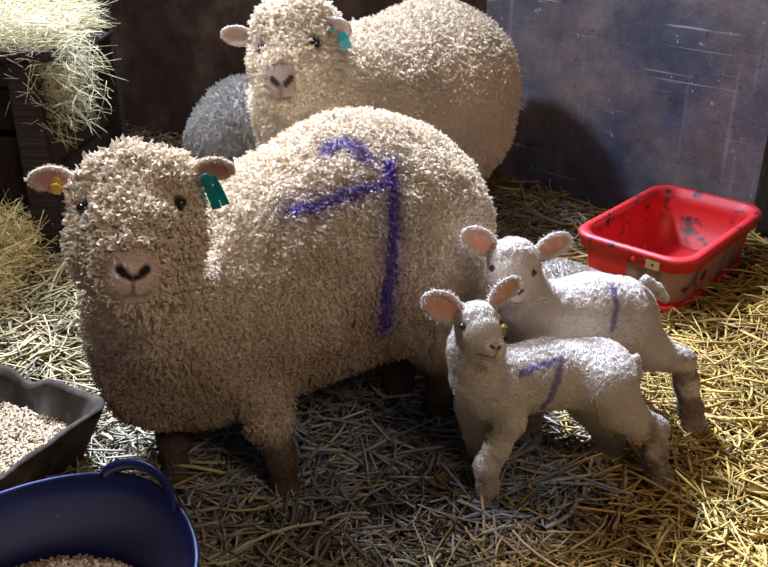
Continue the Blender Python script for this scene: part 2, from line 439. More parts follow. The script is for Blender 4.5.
col = col*(.36+.72*rng.random(n))[:, None]; col += (rng.random((n, 3))-.5)*.03; col = np.clip(col, .01, .95)
low = thick < .4; col[low] *= .5  # stalks deep in the pile darkened, shade of the gaps in their colour
far = smooth01(Y+.35*X, 3.1, 3.7)*(X < .5); col = mixcol(col, np.array([.13, .08, .045]), far*.75)  # dimness at the back of the pen is put into the straw colour
clear = np.ones(n, dtype=bool)
for (cx, cy, w_, h_, an) in CLEAR:
    ca, sa = math.cos(an), math.sin(an); qx = (X-cx)*ca+(Y-cy)*sa; qy = -(X-cx)*sa+(Y-cy)*ca
    clear &= ~((abs(qx) < w_) & (abs(qy) < h_))
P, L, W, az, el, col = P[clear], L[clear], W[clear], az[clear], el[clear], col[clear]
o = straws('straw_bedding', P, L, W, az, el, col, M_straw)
set_props(o, 'loose golden and grey straw bedding strewn over the whole pen floor', 'straw', kind='stuff')
# ------------------------------------------------------------------ sheep
def sphere(name, c, r, mat, parent, squash=(1, 1, 1), seg=20):
    import bmesh
    bm = bmesh.new(); bmesh.ops.create_uvsphere(bm, u_segments=seg, v_segments=seg//2+2, radius=1)
    me = bpy.data.meshes.new(name); bm.to_mesh(me); bm.free(); me.materials.append(mat)
    for p in me.polygons: p.use_smooth = True
    o = bpy.data.objects.new(name, me); C.objects.link(o); o.parent = parent
    o.location = c; o.scale = (r*squash[0], r*squash[1], r*squash[2]); return o

class Sheep:
    def __init__(s, name, label, cat, body, h, lump=(.006, 40), group=None):
        V, Q = body.mesh(h)
        # keep the largest connected surface only
        s.V, s.Q = V, Q; s.N = vnormals(V, Q)
        s.bvh = BVHTree.FromPolygons([tuple(v) for v in V], [tuple(q) for q in Q])
        s.name, s.label, s.cat, s.group = name, label, cat, group
        s.lump = lump; s.puff = 1.1 if cat == 'sheep' else .4
        print(name, len(V))
    def hit(s, px, py):
        d = Vector(ray(px, py)).normalized(); h = s.bvh.ray_cast(Vector((0, 0, CAM_H)), d)
        if h[0] is not None: return np.array(h[0])
        c = np.array([0, 0, CAM_H]); d = unit(ray(px, py)); w = s.V-c; t = w@d
        return s.V[np.argmin(np.linalg.norm(w-t[:, None]*d, axis=1)+t*.02)]
    def line(s, pts):
        out = []
        for a, b in zip(pts[:-1], pts[1:]):
            for t in np.linspace(0, 1, 6):
                q = s.hit(a[0]+(b[0]-a[0])*t, a[1]+(b[1]-a[1])*t)
                if q is not None: out.append(q)
        return out
    def finish(s, cols, wool_mask):
        amp, sc = s.lump
        d = ((fbm(s.V, sc, 5, 2)-.5)*2*amp+(fbm(s.V, sc*2.6, 6, 2)-.5)*amp*s.puff)*wool_mask
        s.V = s.V+s.N*d[:, None]; s.N = vnormals(s.V, s.Q); s.cols = cols
        s.o = mesh_obj(s.name, s.V, s.Q, M_skin, None, cols)
        return set_props(s.o, s.label, s.cat, s.group)
    def eye(s, px, py, r, dirv=None, deep=.35):
        p = s.hit(px, py); d = unit(ray(px, py))
        e = sphere('eye', p+d*r*deep, r, M_eye, s.o, (1, .9, .74))
        import bmesh
        return e

def ear(B, base, tip, w, face, th=.009, cupd=.006, k=.012):
    """base, tip: (px, py, Y); w half width in metres; face: direction the cup opens to"""
    a, b = at(*base), at(*tip); c = (a+b)/2; ln = np.linalg.norm(b-a)/2
    ax = unit(b-a); f = unit(np.array(face)-ax*np.dot(face, ax)); sd = np.cross(ax, f)
    A = np.array([ax, f, sd])
    B.ell(c, A, (ln*1.12, th, w), k)
    B.cut(c+f*cupd*1.25+ax*ln*.05, A, (ln*.86, th*.80, w*.72), .003)
    return c+f*th*.2, A, ln, w
def ear_inner(V, N, e, lo=.95):
    c, A, ln, w = e; q = (V-c)@A.T
    return (1-smooth01((q[:, 0]/(ln*lo))**2+(q[:, 2]/(w*.72))**2, .5, 1.0))*smooth01(N@A[1], .1, .6)*(np.abs(q[:, 1]) < .03)
def ear_any(V, e):
    c, A, ln, w = e; q = (V-c)@A.T
    return (1-smooth01((q[:, 0]/(ln*1.1))**2+(q[:, 2]/(w*1.2))**2+(q[:, 1]/.03)**2, .8, 1.2))
def mixc(c, new, f): return c*(1-f)[:, None]+np.array(new)*f[:, None]

WOOL = np.array([.72, .575, .42])
PURP = np.array([.10, .045, .26])

# --- the ewe in front
B = Body()
B.chain([(190, 338, 1.76, 80), (228, 312, 1.82, 93), (288, 262, 1.92, 102), (360, 234, 2.03, 114), (376, 236, 2.07, 112)], .05)
B.chain([(398, 225, 2.12, 84), (398, 262, 2.10, 84)], .04)
B.chain([(238, 326, 1.80, 78), (310, 297, 1.90, 80), (365, 284, 1.99, 74)], .04)
B.chain([(156, 378, 1.67, 48), (205, 384, 1.70, 46)], .04)
B.chain([(150, 290, 1.61, 62), (156, 335, 1.67, 64)], .05)
B.chain([(138, 208, 1.56, 52), (137, 232, 1.52, 56), (137, 250, 1.50, 52)], .03)      # skull and cheeks
B.chain([(137, 188, 1.56, 34), (160, 190, 1.56, 30), (115, 190, 1.56, 30)], .03)   # topknot
B.chain([(134, 238, 1.44, 27), (133, 265, 1.405, 27), (133, 279, 1.375, 26)], .022)  # nose and muzzle
B.chain([(134, 290, 1.41, 22), (136, 296, 1.46, 26)], .02)                            # chin
B.chain([(264, 385, 1.68, 30), (270, 428, 1.60, 19), (281, 460, 1.575, 13), (285, 490, 1.57, 12), (288, 514, 1.565, 14)], .03)
B.chain([(172, 405, 1.74, 26), (174, 440, 1.66, 13), (178, 475, 1.62, 10), (184, 497, 1.60, 12)], .03)
B.chain([(430, 300, 1.99, 48), (431, 330, 1.93, 30), (436, 358, 1.90, 18), (445, 384, 1.90, 13), (438, 406, 1.88, 12), (438, 420, 1.87, 14)], .03)
B.chain([(404, 310, 2.06, 40), (402, 340, 2.02, 24), (397, 366, 1.99, 14), (400, 390, 1.965, 12), (398, 412, 1.93, 14)], .03)
e1 = ear(B, (72, 177, 1.56), (29, 180, 1.54), .024, (.1, -1, .1), .010)
e2 = ear(B, (196, 170, 1.56), (233, 168, 1.545), .024, (.0, -1, -.15), .010)
S = Sheep('ewe', 'large curly-fleeced ewe facing us with a purple stripe sprayed on its side', 'sheep', B, .0042, (.010, 34))
V, N_ = S.V, S.N
nose = S.hit(133, 272); eL = S.hit(83, 208); eR = S.hit(180, 203)
bare = 1-smooth01(np.linalg.norm((V-nose-np.array([0, 0, -.008]))*np.array([.95, 1, 1.0]), axis=1), .045, .064)
px_, py_ = project(V)
legz = 1-smooth01(V[:, 2], .13, .21)
earm = np.maximum(ear_any(V, e1), ear_any(V, e2)); pink = np.maximum(ear_inner(V, N_, e1), ear_inner(V, N_, e2))
cols = np.tile(WOOL, (len(V), 1))*(.85+.3*fbm(V, 7, 21, 3))[:, None]
dirt_shade = smooth01(fbm(V, 4, 31, 3)+(.55-V[:, 2])*.9, .55, .95)  # muck and belly shade both put into the lower wool colour
cols = mixc(cols, (.42, .28, .19), dirt_shade*.85)
cols = mixc(cols, (.085, .055, .04), legz*.95)
cols = mixc(cols, (.66, .50, .40), bare); cols = mixc(cols, (.55, .42, .33), earm*.7); cols = mixc(cols, (.50, .22, .17), pink*.8)
# nostrils, lip line
slit = seg_dist(V, S.line([(117, 268), (124, 275), (133, 279), (142, 275), (149, 267)]))
phil = seg_dist(V, S.line([(133, 279), (133, 293)])); lip = seg_dist(V, S.line([(116, 292), (125, 296), (133, 295), (142, 296), (151, 291)])); slit = np.minimum(slit, seg_dist(V, S.line([(118, 269), (123, 273)]))-.0025); slit = np.minimum(slit, seg_dist(V, S.line([(148, 268), (143, 273)]))-.0025)
cols = mixc(cols, (.03, .018, .015), 1-smooth01(slit, .0032, .0085)); cols = mixc(cols, (.16, .09, .07), (1-smooth01(phil, .001, .005))*.8); cols = mixc(cols, (.2, .12, .09), (1-smooth01(lip, .001, .005))*.7)
S.V = V = V-N_*(.004*(1-smooth01(slit, .002, .008)))[:, None]
# sprayed mark: thick down-stroke, hook along the back
mk = seg_dist(V, S.line([(388, 165), (392, 190), (393, 230), (391, 270), (386, 300), (383, 326)]))-.004
mk2 = seg_dist(V, S.line([(293, 212), (320, 207), (345, 196), (372, 190), (392, 184), (390, 165)]))-.004
mk3 = seg_dist(V, S.line([(327, 155), (331, 147), (345, 145), (358, 151), (366, 160)]))-.006
wob = (fbm(V, 60, 41, 2)-.5)*.012
pm = np.maximum.reduce([1-smooth01(mk+wob, .003, .014), .9*(1-smooth01(mk2+wob, .002, .016)), .75*(1-smooth01(mk3+wob, .002, .022)), .35*(1-smooth01(np.minimum(mk, mk2)+wob, .01, .05)*1.0)])
cols = mixc(cols, PURP, pm*.93)
eyem = np.minimum(np.linalg.norm(V-eL, axis=1), np.linalg.norm(V-eR, axis=1))
cols = mixc(cols, (.12, .08, .06), 1-smooth01(eyem, .013, .022))
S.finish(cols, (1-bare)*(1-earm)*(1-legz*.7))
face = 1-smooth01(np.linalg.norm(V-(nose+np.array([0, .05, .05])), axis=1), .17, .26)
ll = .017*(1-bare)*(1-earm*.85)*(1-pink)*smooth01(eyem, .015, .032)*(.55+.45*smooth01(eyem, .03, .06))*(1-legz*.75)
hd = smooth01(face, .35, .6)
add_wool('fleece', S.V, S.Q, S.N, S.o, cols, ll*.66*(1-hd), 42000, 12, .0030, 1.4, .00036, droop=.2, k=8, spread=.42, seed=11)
add_wool('head_wool', S.V, S.Q, S.N, S.o, cols, ll*1.05*hd, 4600, 30, .0046, 1.5, .00045, droop=.3, k=10, spread=.16, seed=13)
fuzz = .004*np.maximum(bare*smooth01(slit, .006, .012), earm*(1-pink*.5))
add_wool('face_hair', S.V, S.Q, S.N, S.o, np.clip(cols*1.15, 0, 1), fuzz, 3500, 3, .0002, .2, .00022, droop=.3, k=4, spread=.9, seed=12)
S.eye(83, 208, .0125, deep=-.15); S.eye(180, 203, .0125, deep=-.15)

def ear_tag(parent, pts, w, mat, button=None):
    """flap tag hung from a round button; pts: world polyline of the flap"""
    V, F = [], []; pts = [np.array(p) for p in pts]
    n = np.array([0, -1, .2])
    for i, p in enumerate(pts):
        d = unit(pts[min(i+1, len(pts)-1)]-pts[max(i-1, 0)]); s_ = unit(np.cross(d, n)); ww = w*(.55 if i == 0 else 1)
        for q in (s_*ww, -s_*ww):
            for t in (-.0012, .0012): V.append(p+q+unit(n)*t)
    for i in range(len(pts)-1):
        a, b_ = i*4, i*4+4
        F += [(a, a+2, b_+2, b_), (a+1, b_+1, b_+3, a+3), (a, b_, b_+1, a+1), (a+2, a+3, b_+3, b_+2)]
    F += [(0, 1, 3, 2), (len(V)-4, len(V)-2, len(V)-1, len(V)-3)]
    o = mesh_obj('ear_tag', V, F, mat, parent, smooth=False)
    if button is not None: sphere('tag_button', button[0], button[1], mat, o, (1, .35, 1), 18)
    return o
Yt = 1.535
ear_tag(S.o, [at(205, 176, Yt), at(209, 188, Yt-.004), at(214, 200, Yt-.006), at(217, 209, Yt-.006)], .0085, M_green, (at(207, 180, Yt-.006), .0125))
ear_tag(S.o, [at(213, 176, Yt+.010), at(219, 190, Yt+.006), at(226, 205, Yt+.004)], .0075, M_green)
ear_tag(S.o, [at(57, 178, Yt+.004), at(56, 186, Yt), at(55, 193, Yt)], .010, M_yellow, (at(56, 189, Yt-.005), .0105))

# --- the ewe behind
B = Body()
B.chain([(372, 90, 3.0, 62), (428, 86, 3.19, 76), (436, 90, 3.23, 76), (442, 118, 3.22, 68)], .05)
B.chain([(325, 85, 2.80, 50), (372, 95, 2.97, 60)], .06)
B.chain([(298, 105, 2.76, 44), (310, 130, 2.82, 50)], .06)
B.chain([(295, 48, 2.70, 40), (293, 68, 2.66, 40)], .03); B.chain([(278, 25, 2.70, 22), (300, 20, 2.70, 22), (318, 30, 2.72, 22)], .03)
B.chain([(284, 62, 2.60, 20), (281, 80, 2.565, 18), (281, 88, 2.55, 16)], .03); B.chain([(284, 95, 2.59, 17)], .02)
for (x, y, Yy, yb) in ((330, 200, 2.78, 0), (352, 205, 2.98, 0), (452, 190, 2.98, 0), (470, 195, 3.2, 0)):
    X0 = at(x, y, Yy); B.cone((X0[0], Yy, .30), .085, (X0[0], Yy, .16), .040, .04); B.cone((X0[0], Yy, .16), .036, (X0[0]+.005, Yy-.01, .015), .030, .02)
f1 = ear(B, (254, 38, 2.70), (221, 34, 2.68), .033, (.1, -1, .1), .012)
f2 = ear(B, (318, 26, 2.68), (351, 31, 2.66), .036, (.2, -1, -.1), .012)
R_ = Sheep('ewe', 'white-backed ewe standing behind against the wall with its head turned to us', 'sheep', B, .0065, (.010, 28))
V, N_ = R_.V, R_.N; nose = R_.hit(281, 79); er = R_.hit(315, 42); el_ = R_.hit(262, 48)
bare = 1-smooth01(np.linalg.norm((V-nose)*np.array([1, 1, .8]), axis=1), .036, .058)
earm = np.maximum(ear_any(V, f1), ear_any(V, f2)); pink = np.maximum(ear_inner(V, N_, f1), ear_inner(V, N_, f2)); legz = 1-smooth01(V[:, 2], .14, .24)
cols = np.tile(WOOL*1.02, (len(V), 1))*(.85+.3*fbm(V, 7, 22, 3))[:, None]
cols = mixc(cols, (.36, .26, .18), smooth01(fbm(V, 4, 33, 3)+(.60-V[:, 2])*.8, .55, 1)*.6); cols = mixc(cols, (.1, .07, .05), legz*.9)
cols = mixc(cols, (.27, .19, .145), bare); cols = mixc(cols, (.42, .30, .24), earm*.8); cols = mixc(cols, (.34, .22, .17), pink*.75)
slit = np.minimum(seg_dist(V, R_.line([(272, 79), (277, 84)])), seg_dist(V, R_.line([(291, 78), (286, 84)]))); lip = seg_dist(V, R_.line([(272, 97), (281, 99), (292, 97)])); ph = seg_dist(V, R_.line([(281, 86), (281, 98)]))
cols = mixc(cols, (.03, .02, .018), 1-smooth01(slit, .006, .012)); cols = mixc(cols, (.14, .08, .05), (1-smooth01(np.minimum(lip, ph), .002, .007))*.8)
eyem = np.minimum(np.linalg.norm(V-er, axis=1), np.linalg.norm(V-el_, axis=1)); cols = mixc(cols, (.1, .07, .06), 1-smooth01(eyem, .014, .028))
R_.finish(cols, (1-bare)*(1-earm))
ll = .017*(1-bare)*(1-smooth01(earm, 0, .3)*.85)*(1-pink)*smooth01(eyem, .012, .026)*(1-legz*.5)
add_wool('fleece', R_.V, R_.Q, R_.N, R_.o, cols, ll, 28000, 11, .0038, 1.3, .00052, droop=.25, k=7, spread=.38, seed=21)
R_.eye(315, 42, .015, deep=-.1); R_.eye(262, 48, .013, deep=.2)
ear_tag(R_.o, [at(341, 32, 2.66), at(344, 40, 2.655), at(347, 49, 2.655)], .016, M_green, (at(330, 29, 2.665), .011))

# --- the ewe lying at the back
B = Body()
B.chain([(222, 138, 3.55, 34), (247, 128, 3.60, 46), (285, 130, 3.72, 50), (322, 138, 3.80, 46)], .06)
X0 = at(330, 120, 3.70); B.chain([(345, 118, 3.70, 30), (362, 112, 3.60, 22)], .05); B.chain([(362, 112, 3.60, 22), (370, 122, 3.52, 14)], .03)
g0 = floor_at(225, 168); B.cone((g0[0]+.03, 3.42, .05), .04, (g0[0]+.20, 3.40, .04), .03, .03)
L_ = Sheep('ewe', 'grey-fleeced ewe lying down behind, only its rounded back showing', 'sheep', B, .008, (.010, 26))
V = L_.V; cols = np.tile(np.array([.44, .375, .32]), (len(V), 1))*(.8+.4*fbm(V, 10, 22, 3))[:, None]
L_.finish(cols, np.ones(len(V)))
add_wool('fleece', L_.V, L_.Q, L_.N, L_.o, cols, np.full(len(V), .015), 15000, 9, .003, .9, .0005, droop=.5, k=6, spread=.3, seed=31)

# --- lambs
LW = np.array([.52, .42, .345])
def lamb(B, label, ears, nose_px, slit_px, lip_px, eyes_px, marks, group=None, brown_patches=(), seed=1):
    S = Sheep('lamb', label, 'lamb', B, .0025, (.0026, 135), group)
    V, N_ = S.V, S.N
    earm = np.zeros(len(V)); pink = np.zeros(len(V))
    for e in ears: earm = np.maximum(earm, ear_any(V, e)); pink = np.maximum(pink, ear_inner(V, N_, e))
    cols = np.tile(LW, (len(V), 1))*(.9+.2*fbm(V, 12, seed+2, 3))[:, None]
    nose = S.hit(*nose_px); nd = np.linalg.norm(V-nose, axis=1)
    facem = 1-smooth01(nd, .045, .085); bare = 1-smooth01(nd, .006, .014)
    cols = mixc(cols, (.62, .50, .40), facem*.6); cols = mixc(cols, (.34, .22, .19), bare*.9)
    cols = mixc(cols, (.66, .50, .42), earm*.6); cols = mixc(cols, (.60, .25, .15), np.clip(pink*(.35+1.0*fbm(V, 110, 9, 2)), 0, .95))
    sl = np.minimum.reduce([seg_dist(V, S.line(p)) for p in slit_px]); lp = seg_dist(V, S.line(lip_px))
    cols = mixc(cols, (.03, .02, .018), 1-smooth01(sl, .0012, .004)); cols = mixc(cols, (.13, .07, .055), (1-smooth01(lp, .0006, .0032))*.85)
    if marks:
        mk = np.minimum.reduce([seg_dist(V, S.line(p)) for p in marks])+(fbm(V, 90, 4, 2)-.5)*.006
        cols = mixc(cols, (.09, .05, .20), (1-smooth01(mk, .002, .012))*.72)
    for (a, b_, c_, w) in brown_patches:  # patchy darker brown on the hind legs
        q = at(a, b_, c_); f = (1-smooth01(np.linalg.norm(V-q, axis=1), w*.5, w))*smooth01(fbm(V, 30, 8, 3), .35, .6); cols = mixc(cols, (.19, .12, .075), f*.8)
    hoof = 1-smooth01(V[:, 2], .012, .028); cols = mixc(cols, (.10, .07, .05), hoof*.8)
    eyes = [S.hit(*e) for e in eyes_px]; em = np.minimum.reduce([np.linalg.norm(V-e, axis=1) for e in eyes])
    cols = mixc(cols, (.10, .06, .05), 1-smooth01(em, .006, .0115))
    S.finish(cols, (1-facem)*(1-earm))
    ll = .0022*(1-bare)*(1-pink*.8)*(1-.35*facem)*smooth01(em, .008, .013)+.003*earm*(1-pink)
    low = 1-smooth01(V[:, 2], .08, .13); ll = ll*(1+1.1*low*(V[:, 0] > 0)*.6)
    add_wool('fleece', S.V, S.Q, S.N, S.o, np.clip(cols*1.05, 0, 1), ll, 34000, 5, .0011, 1.3, .00026, droop=.1, k=5, spread=.3, seed=seed+40)
    for e in eyes_px: S.eye(*e, .0070, deep=.05)
    return S

B = Body()
B.chain([(490, 384, 1.62, 36), (545, 374, 1.63, 33), (598, 374, 1.64, 36)], .025)
B.chain([(478, 372, 1.61, 29), (474, 350, 1.60, 25), (476, 335, 1.585, 22)], .02)
B.chain([(477, 323, 1.575, 22), (480, 330, 1.56, 21)], .015)
B.chain([(484, 338, 1.55, 18), (492, 346, 1.53, 11.5), (496, 350, 1.522, 9.5)], .012); B.chain([(476, 350, 1.56, 13), (487, 358, 1.535, 9)], .012)
B.chain([(505, 395, 1.58, 22), (511, 422, 1.565, 13), (497, 448, 1.56, 11), (487, 466, 1.555, 11), (487, 485, 1.56, 8.5), (488, 500, 1.56, 9.5)], .02)
B.chain([(474, 405, 1.66, 20), (476, 432, 1.68, 12), (480, 450, 1.69, 10), (488, 462, 1.71, 9), (483, 468, 1.71, 9)], .015)
B.chain([(606, 384, 1.60, 32), (618, 406, 1.60, 23), (638, 424, 1.60, 15), (655, 429, 1.60, 11.5), (655, 452, 1.595, 10), (658, 474, 1.595, 10), (662, 490, 1.595, 11)], .02)
B.chain([(592, 400, 1.69, 26), (608, 425, 1.70, 17), (609, 445, 1.70, 13), (600, 462, 1.69, 12), (597, 472, 1.685, 12)], .015)
B.chain([(636, 358, 1.645, 4), (640, 376, 1.645, 3)], .01)
a1 = ear(B, (460, 316, 1.58), (425, 297, 1.57), .032, (.15, -1, .1), .0058, .0035, .008)
a2 = ear(B, (492, 304, 1.60), (517, 278, 1.60), .024, (.35, -1, .1), .0058, .0035, .008)
lamb(B, 'smaller curly white lamb standing in front, looking right, purple mark on its flank', [a1, a2], (496, 347), [[(491, 346), (494, 348)], [(498, 349), (500, 347)]],
     [(497, 352), (494, 358), (483, 355), (476, 354)], [(463, 326), (501, 322)], [[(522, 374), (535, 367), (561, 360)], [(561, 360), (557, 382), (549, 400), (542, 408)]], brown_patches=[(655, 460, 1.59, .07), (650, 430, 1.59, .05)], seed=3)

B = Body()
B.chain([(548, 316, 1.84, 35), (590, 312, 1.86, 37), (618, 314, 1.88, 38)], .025)
B.chain([(540, 315, 1.83, 34), (525, 300, 1.81, 27), (519, 280, 1.80, 24)], .02)
B.chain([(513, 264, 1.79, 27), (512, 272, 1.775, 25)], .015)
B.chain([(516, 281, 1.76, 16), (517, 291, 1.74, 11.5), (517, 296, 1.735, 10)], .012); B.chain([(516, 298, 1.76, 11)], .012)
B.chain([(630, 330, 1.85, 31), (650, 350, 1.84, 20), (670, 358, 1.84, 12), (683, 360, 1.84, 10.5), (686, 382, 1.835, 11), (690, 408, 1.83, 10.5), (695, 430, 1.825, 12)], .02)
B.chain([(620, 345, 1.94, 28), (622, 375, 1.94, 16), (612, 400, 1.93, 11)], .015)
B.chain([(545, 345, 1.80, 26), (533, 375, 1.79, 16), (531, 405, 1.785, 11), (530, 442, 1.765, 11)], .02)
B.chain([(530, 340, 1.88, 24), (512, 380, 1.885, 13), (505, 416, 1.88, 11)], .02)
B.chain([(646, 280, 1.87, 5), (657, 288, 1.87, 4.5), (665, 299, 1.868, 4)], .008)
c1 = ear(B, (495, 251, 1.80), (464, 232, 1.79), .031, (.2, -1, .15), .0060, .0035, .008)
c2 = ear(B, (537, 254, 1.80), (570, 237, 1.80), .027, (-.1, -1, .15), .0060, .0035, .008)
lamb(B, 'white lamb standing behind the smaller one, ears out, facing us, red tub at its back', [c1, c2], (517, 291), [[(511, 290), (515, 294)], [(523, 290), (519, 294)]],
     [(510, 302), (517, 304), (525, 301)], [(492, 268), (534, 273)], [[(612, 286), (617, 305), (612, 330)]], brown_patches=[(690, 395, 1.83, .09), (685, 365, 1.84, .06)], seed=5)

B = Body()
B.chain([(535, 296, 2.36, 27), (560, 292, 2.36, 29), (582, 296, 2.36, 28)], .03); B.chain([(535, 296, 2.36, 24), (512, 288, 2.34, 18), (505, 292, 2.30, 15), (500, 300, 2.26, 9)], .02)
T_ = Sheep('lamb', 'greyish lamb lying down beyond the others, its back showing beside the tub', 'lamb', B, .004, (.003, 60))
V = T_.V; cols = np.tile(LW*.8, (len(V), 1)); T_.finish(cols, np.ones(len(V)))
add_wool('fleece', T_.V, T_.Q, T_.N, T_.o, cols, np.full(len(V), .006), 9000, 4, .0012, .8, .0005, k=5, spread=.4, seed=55)

# a stalk of straw caught in the wool of the rear ewe's cheek
q = at(302, 90, 2.50)
o = straws('straw_stalk', np.array([q]), np.array([.085]), np.array([.005]), np.array([-.3]), np.array([-1.25]), np.array([[.62, .46, .20]]), M_straw, .5, seed=9)
set_props(o, 'single golden straw stuck to the cheek of the rear ewe', 'straw')
# ------------------------------------------------------------------ containers
def rounded_loop(hx, hy, r, n=8):
    pts = []
    for cx, cy, a0 in ((hx-r, hy-r, 0), (-hx+r, hy-r, 90), (-hx+r, -hy+r, 180), (hx-r, -hy+r, 270)):
        for i in range(n+1):
            a = math.radians(a0+90*i/n); pts.append((cx+r*math.cos(a), cy+r*math.sin(a)))
    return pts
def loft(profile, n=8, closed_ends=(True, True)):
    """profile: list of (hx, hy, r, z)"""
    V, F = [], []; m_ = None
    for hx, hy, r, z in profile:
        L_ = rounded_loop(hx, hy, r, n); m_ = len(L_); V += [(x, y, z) for x, y in L_]
    for i in range(len(profile)-1):
        for j in range(m_):
            j2 = (j+1) % m_; F.append((i*m_+j, i*m_+j2, (i+1)*m_+j2, (i+1)*m_+j))
    if closed_ends[0]: F.append(tuple(range(m_))[::-1])
    if closed_ends[1]: F.append(tuple((len(profile)-1)*m_+j for j in range(m_)))
    return V, F

# red tub
def dirty_plastic(name, base, dirt_shade, scale=14, lo=.58, hi=.66, rough=.35):
    m, nt, b = mat_new(name, base, rough, .5 if rough < .7 else .08)
    tc = nt.nodes.new('ShaderNodeTexCoord'); nn = nt.nodes.new('ShaderNodeTexNoise'); nn.inputs['Scale'].default_value = scale; nn.inputs['Detail'].default_value = 6; nn.inputs['Roughness'].default_value = .65
    cr = nt.nodes.new('ShaderNodeValToRGB'); cr.color_ramp.elements[0].position = lo; cr.color_ramp.elements[1].position = hi
    mx = nt.nodes.new('ShaderNodeMix'); mx.data_type = 'RGBA'; mx.inputs[6].default_value = (*base, 1); mx.inputs[7].default_value = (*dirt_shade, 1)
    nt.links.new(tc.outputs['Object'], nn.inputs['Vector']); nt.links.new(nn.outputs['Fac'], cr.inputs['Fac']); nt.links.new(cr.outputs['Color'], mx.inputs[0]); nt.links.new(mx.outputs[2], b.inputs['Base Color'])
    return m
M_red = dirty_plastic('red_plastic_with_muck', (.56, .014, .014), (.05, .015, .012), 13, .57, .64, .5)
M_label = dirty_plastic('worn_tub_label', (.30, .14, .10), (.10, .05, .045), 9, .5, .62, .6)
M_lab2, _, _ = mat_new('faded_pink_print', (.42, .10, .08), .6, .3); M_lab3, _, _ = mat_new('yellow_print', (.45, .26, .08), .6, .3)
M_dk, _, _ = mat_new('dark_print', (.07, .03, .03), .7, .3)
M_sticker, _, _ = mat_new('tan_sticker', (.38, .25, .09), .6, .3)
tub = bpy.data.objects.new('red_feed_tub', None); C.objects.link(tub)
set_props(tub, 'square red plastic feed tub with muddy worn label, empty, by the wall', 'tub')
RIMZ = .215
def rim_at(px, py): return floor_at(px, py, RIMZ)
pl, pn, pr, pf = rim_at(571, 232), rim_at(686, 264), rim_at(772, 210), rim_at(660, 179)
cen = (pl+pn+pr+pf)/4; ex = unit(((pr-pn)+(pf-pl))[:2]); ey = np.array([-ex[1], ex[0]])
hx = .5*.5*(np.linalg.norm(pr-pn)+np.linalg.norm(pf-pl)); hy = .5*.5*(np.linalg.norm(pl-pn)+np.linalg.norm(pf-pr))
hx *= .97; hy *= .97
print('tub', cen, hx, hy)
tub.location = (cen[0], cen[1], .012); tub.rotation_euler = (0, 0, math.atan2(ex[1], ex[0])); H = RIMZ-.012
r0 = .075
body = [(hx-.040, hy-.040, r0-.02, 0), (hx-.036, hy-.036, r0-.015, .004), (hx-.017, hy-.017, r0, H-.045), (hx-.017, hy-.017, r0, H-.006), (hx-.022, hy-.022, r0, H-.006),
        (hx-.022, hy-.022, r0, H-.05), (hx-.044, hy-.044, r0-.02, .008)]
V, F = loft(body); mesh_obj('tub_body', V, F, M_red, tub)
rim = [(hx-.016, hy-.016, r0, H-.050), (hx-.002, hy-.002, r0, H-.048), (hx+.001, hy+.001, r0, H-.018), (hx+.006, hy+.006, r0, H-.014), (hx+.006, hy+.006, r0, H-.006), (hx, hy, r0, H), (hx-.010, hy-.010, r0, H), (hx-.020, hy-.020, r0, H-.004), (hx-.021, hy-.021, r0, H-.030)]
V, F = loft(rim, closed_ends=(False, False)); mesh_obj('rim', V, F, M_red, tub)
for p in (bpy.data.objects['tub_body'],): pass
base = [(hx-.038, hy-.038, r0-.012, .0), (hx-.030, hy-.030, r0-.010, .004), (hx-.027, hy-.027, r0-.01, .024), (hx-.033, hy-.033, r0-.015, .028)]
V, F = loft(base, closed_ends=(False, False)); mesh_obj('base_rim', V, F, M_red, tub)
# label wrapped round the near corner
def wrap(name, mat, s0, s1, z0, z1, off, nseg=40, zf=None):
    """strip on the tub side between perimeter fractions s0..s1 (0 = the corner between the two near sides)"""
    n = 10; V, F = [], []
    for iz in range(2):
        pass
    rows = 2
    for r_ in range(rows+1):
        t = r_/rows
        for i in range(nseg+1):
            s = s0+(s1-s0)*i/nseg; a, b_ = (z0, z1) if zf is None else zf(i/nseg, z0, z1); z = a+(b_-a)*t
            q = (z-.004)/(H-.049); ins = .036+(.017-.036)*min(max(q, 0), 1); X_, Y_ = hy-ins, hx-ins; r = r0-.015*(1-q)
            lx, ly = X_-r, Y_-r                                     # walk from the (+x,-y) corner's middle
            arc = r*math.pi/4
            if s >= 0:     # towards +y along +x side
                if s < arc: an = -math.pi/4+s/r; x, y = lx+r*math.cos(an), -ly+r*math.sin(an); nx, ny = math.cos(an), math.sin(an)
                else: x, y = X_, -ly+(s-arc); nx, ny = 1, 0
            else:
                u = -s
                if u < arc: an = -math.pi/4-u/r; x, y = lx+r*math.cos(an), -ly+r*math.sin(an); nx, ny = math.cos(an), math.sin(an)
                else: x, y = lx-(u-arc), -Y_; nx, ny = 0, -1
            x += nx*off; y += ny*off
            V.append((y, -x, z))          # turned to the near corner
    w = nseg+1
    for r_ in range(rows):
        for i in range(nseg): F.append((r_*w+i, r_*w+i+1, (r_+1)*w+i+1, (r_+1)*w+i))
    return mesh_obj(name, V, F, mat, tub)
lab = wrap('label', M_label, -.16, .43, .045, H-.053, .0012)
def blob(i, a, b_): c = (a+b_)/2; h_ = (b_-a)/2*math.sqrt(max(1-(2*i-1)**2, .0)); return c-h_, c+h_
wrap('label_print', M_lab2, .10, .22, .055, H-.058, .0022, zf=blob); wrap('label_print', M_lab2, .035, .105, .035, .085, .0022, zf=blob)
wrap('label_print', M_dk, .13, .17, .075, .115, .0030, zf=blob); wrap('label_print', M_lab3, .17, .25, .028, .055, .0026); wrap('label_print', M_dk, .02, .045, .075, .095, .0022, zf=blob)
o = bevel_box('sticker', .045, .004, .030, M_sticker, tub, .001); o.rotation_euler = (0, 0, math.pi/2); o.location = (-hx-.001, -hy*.45, H-.034)
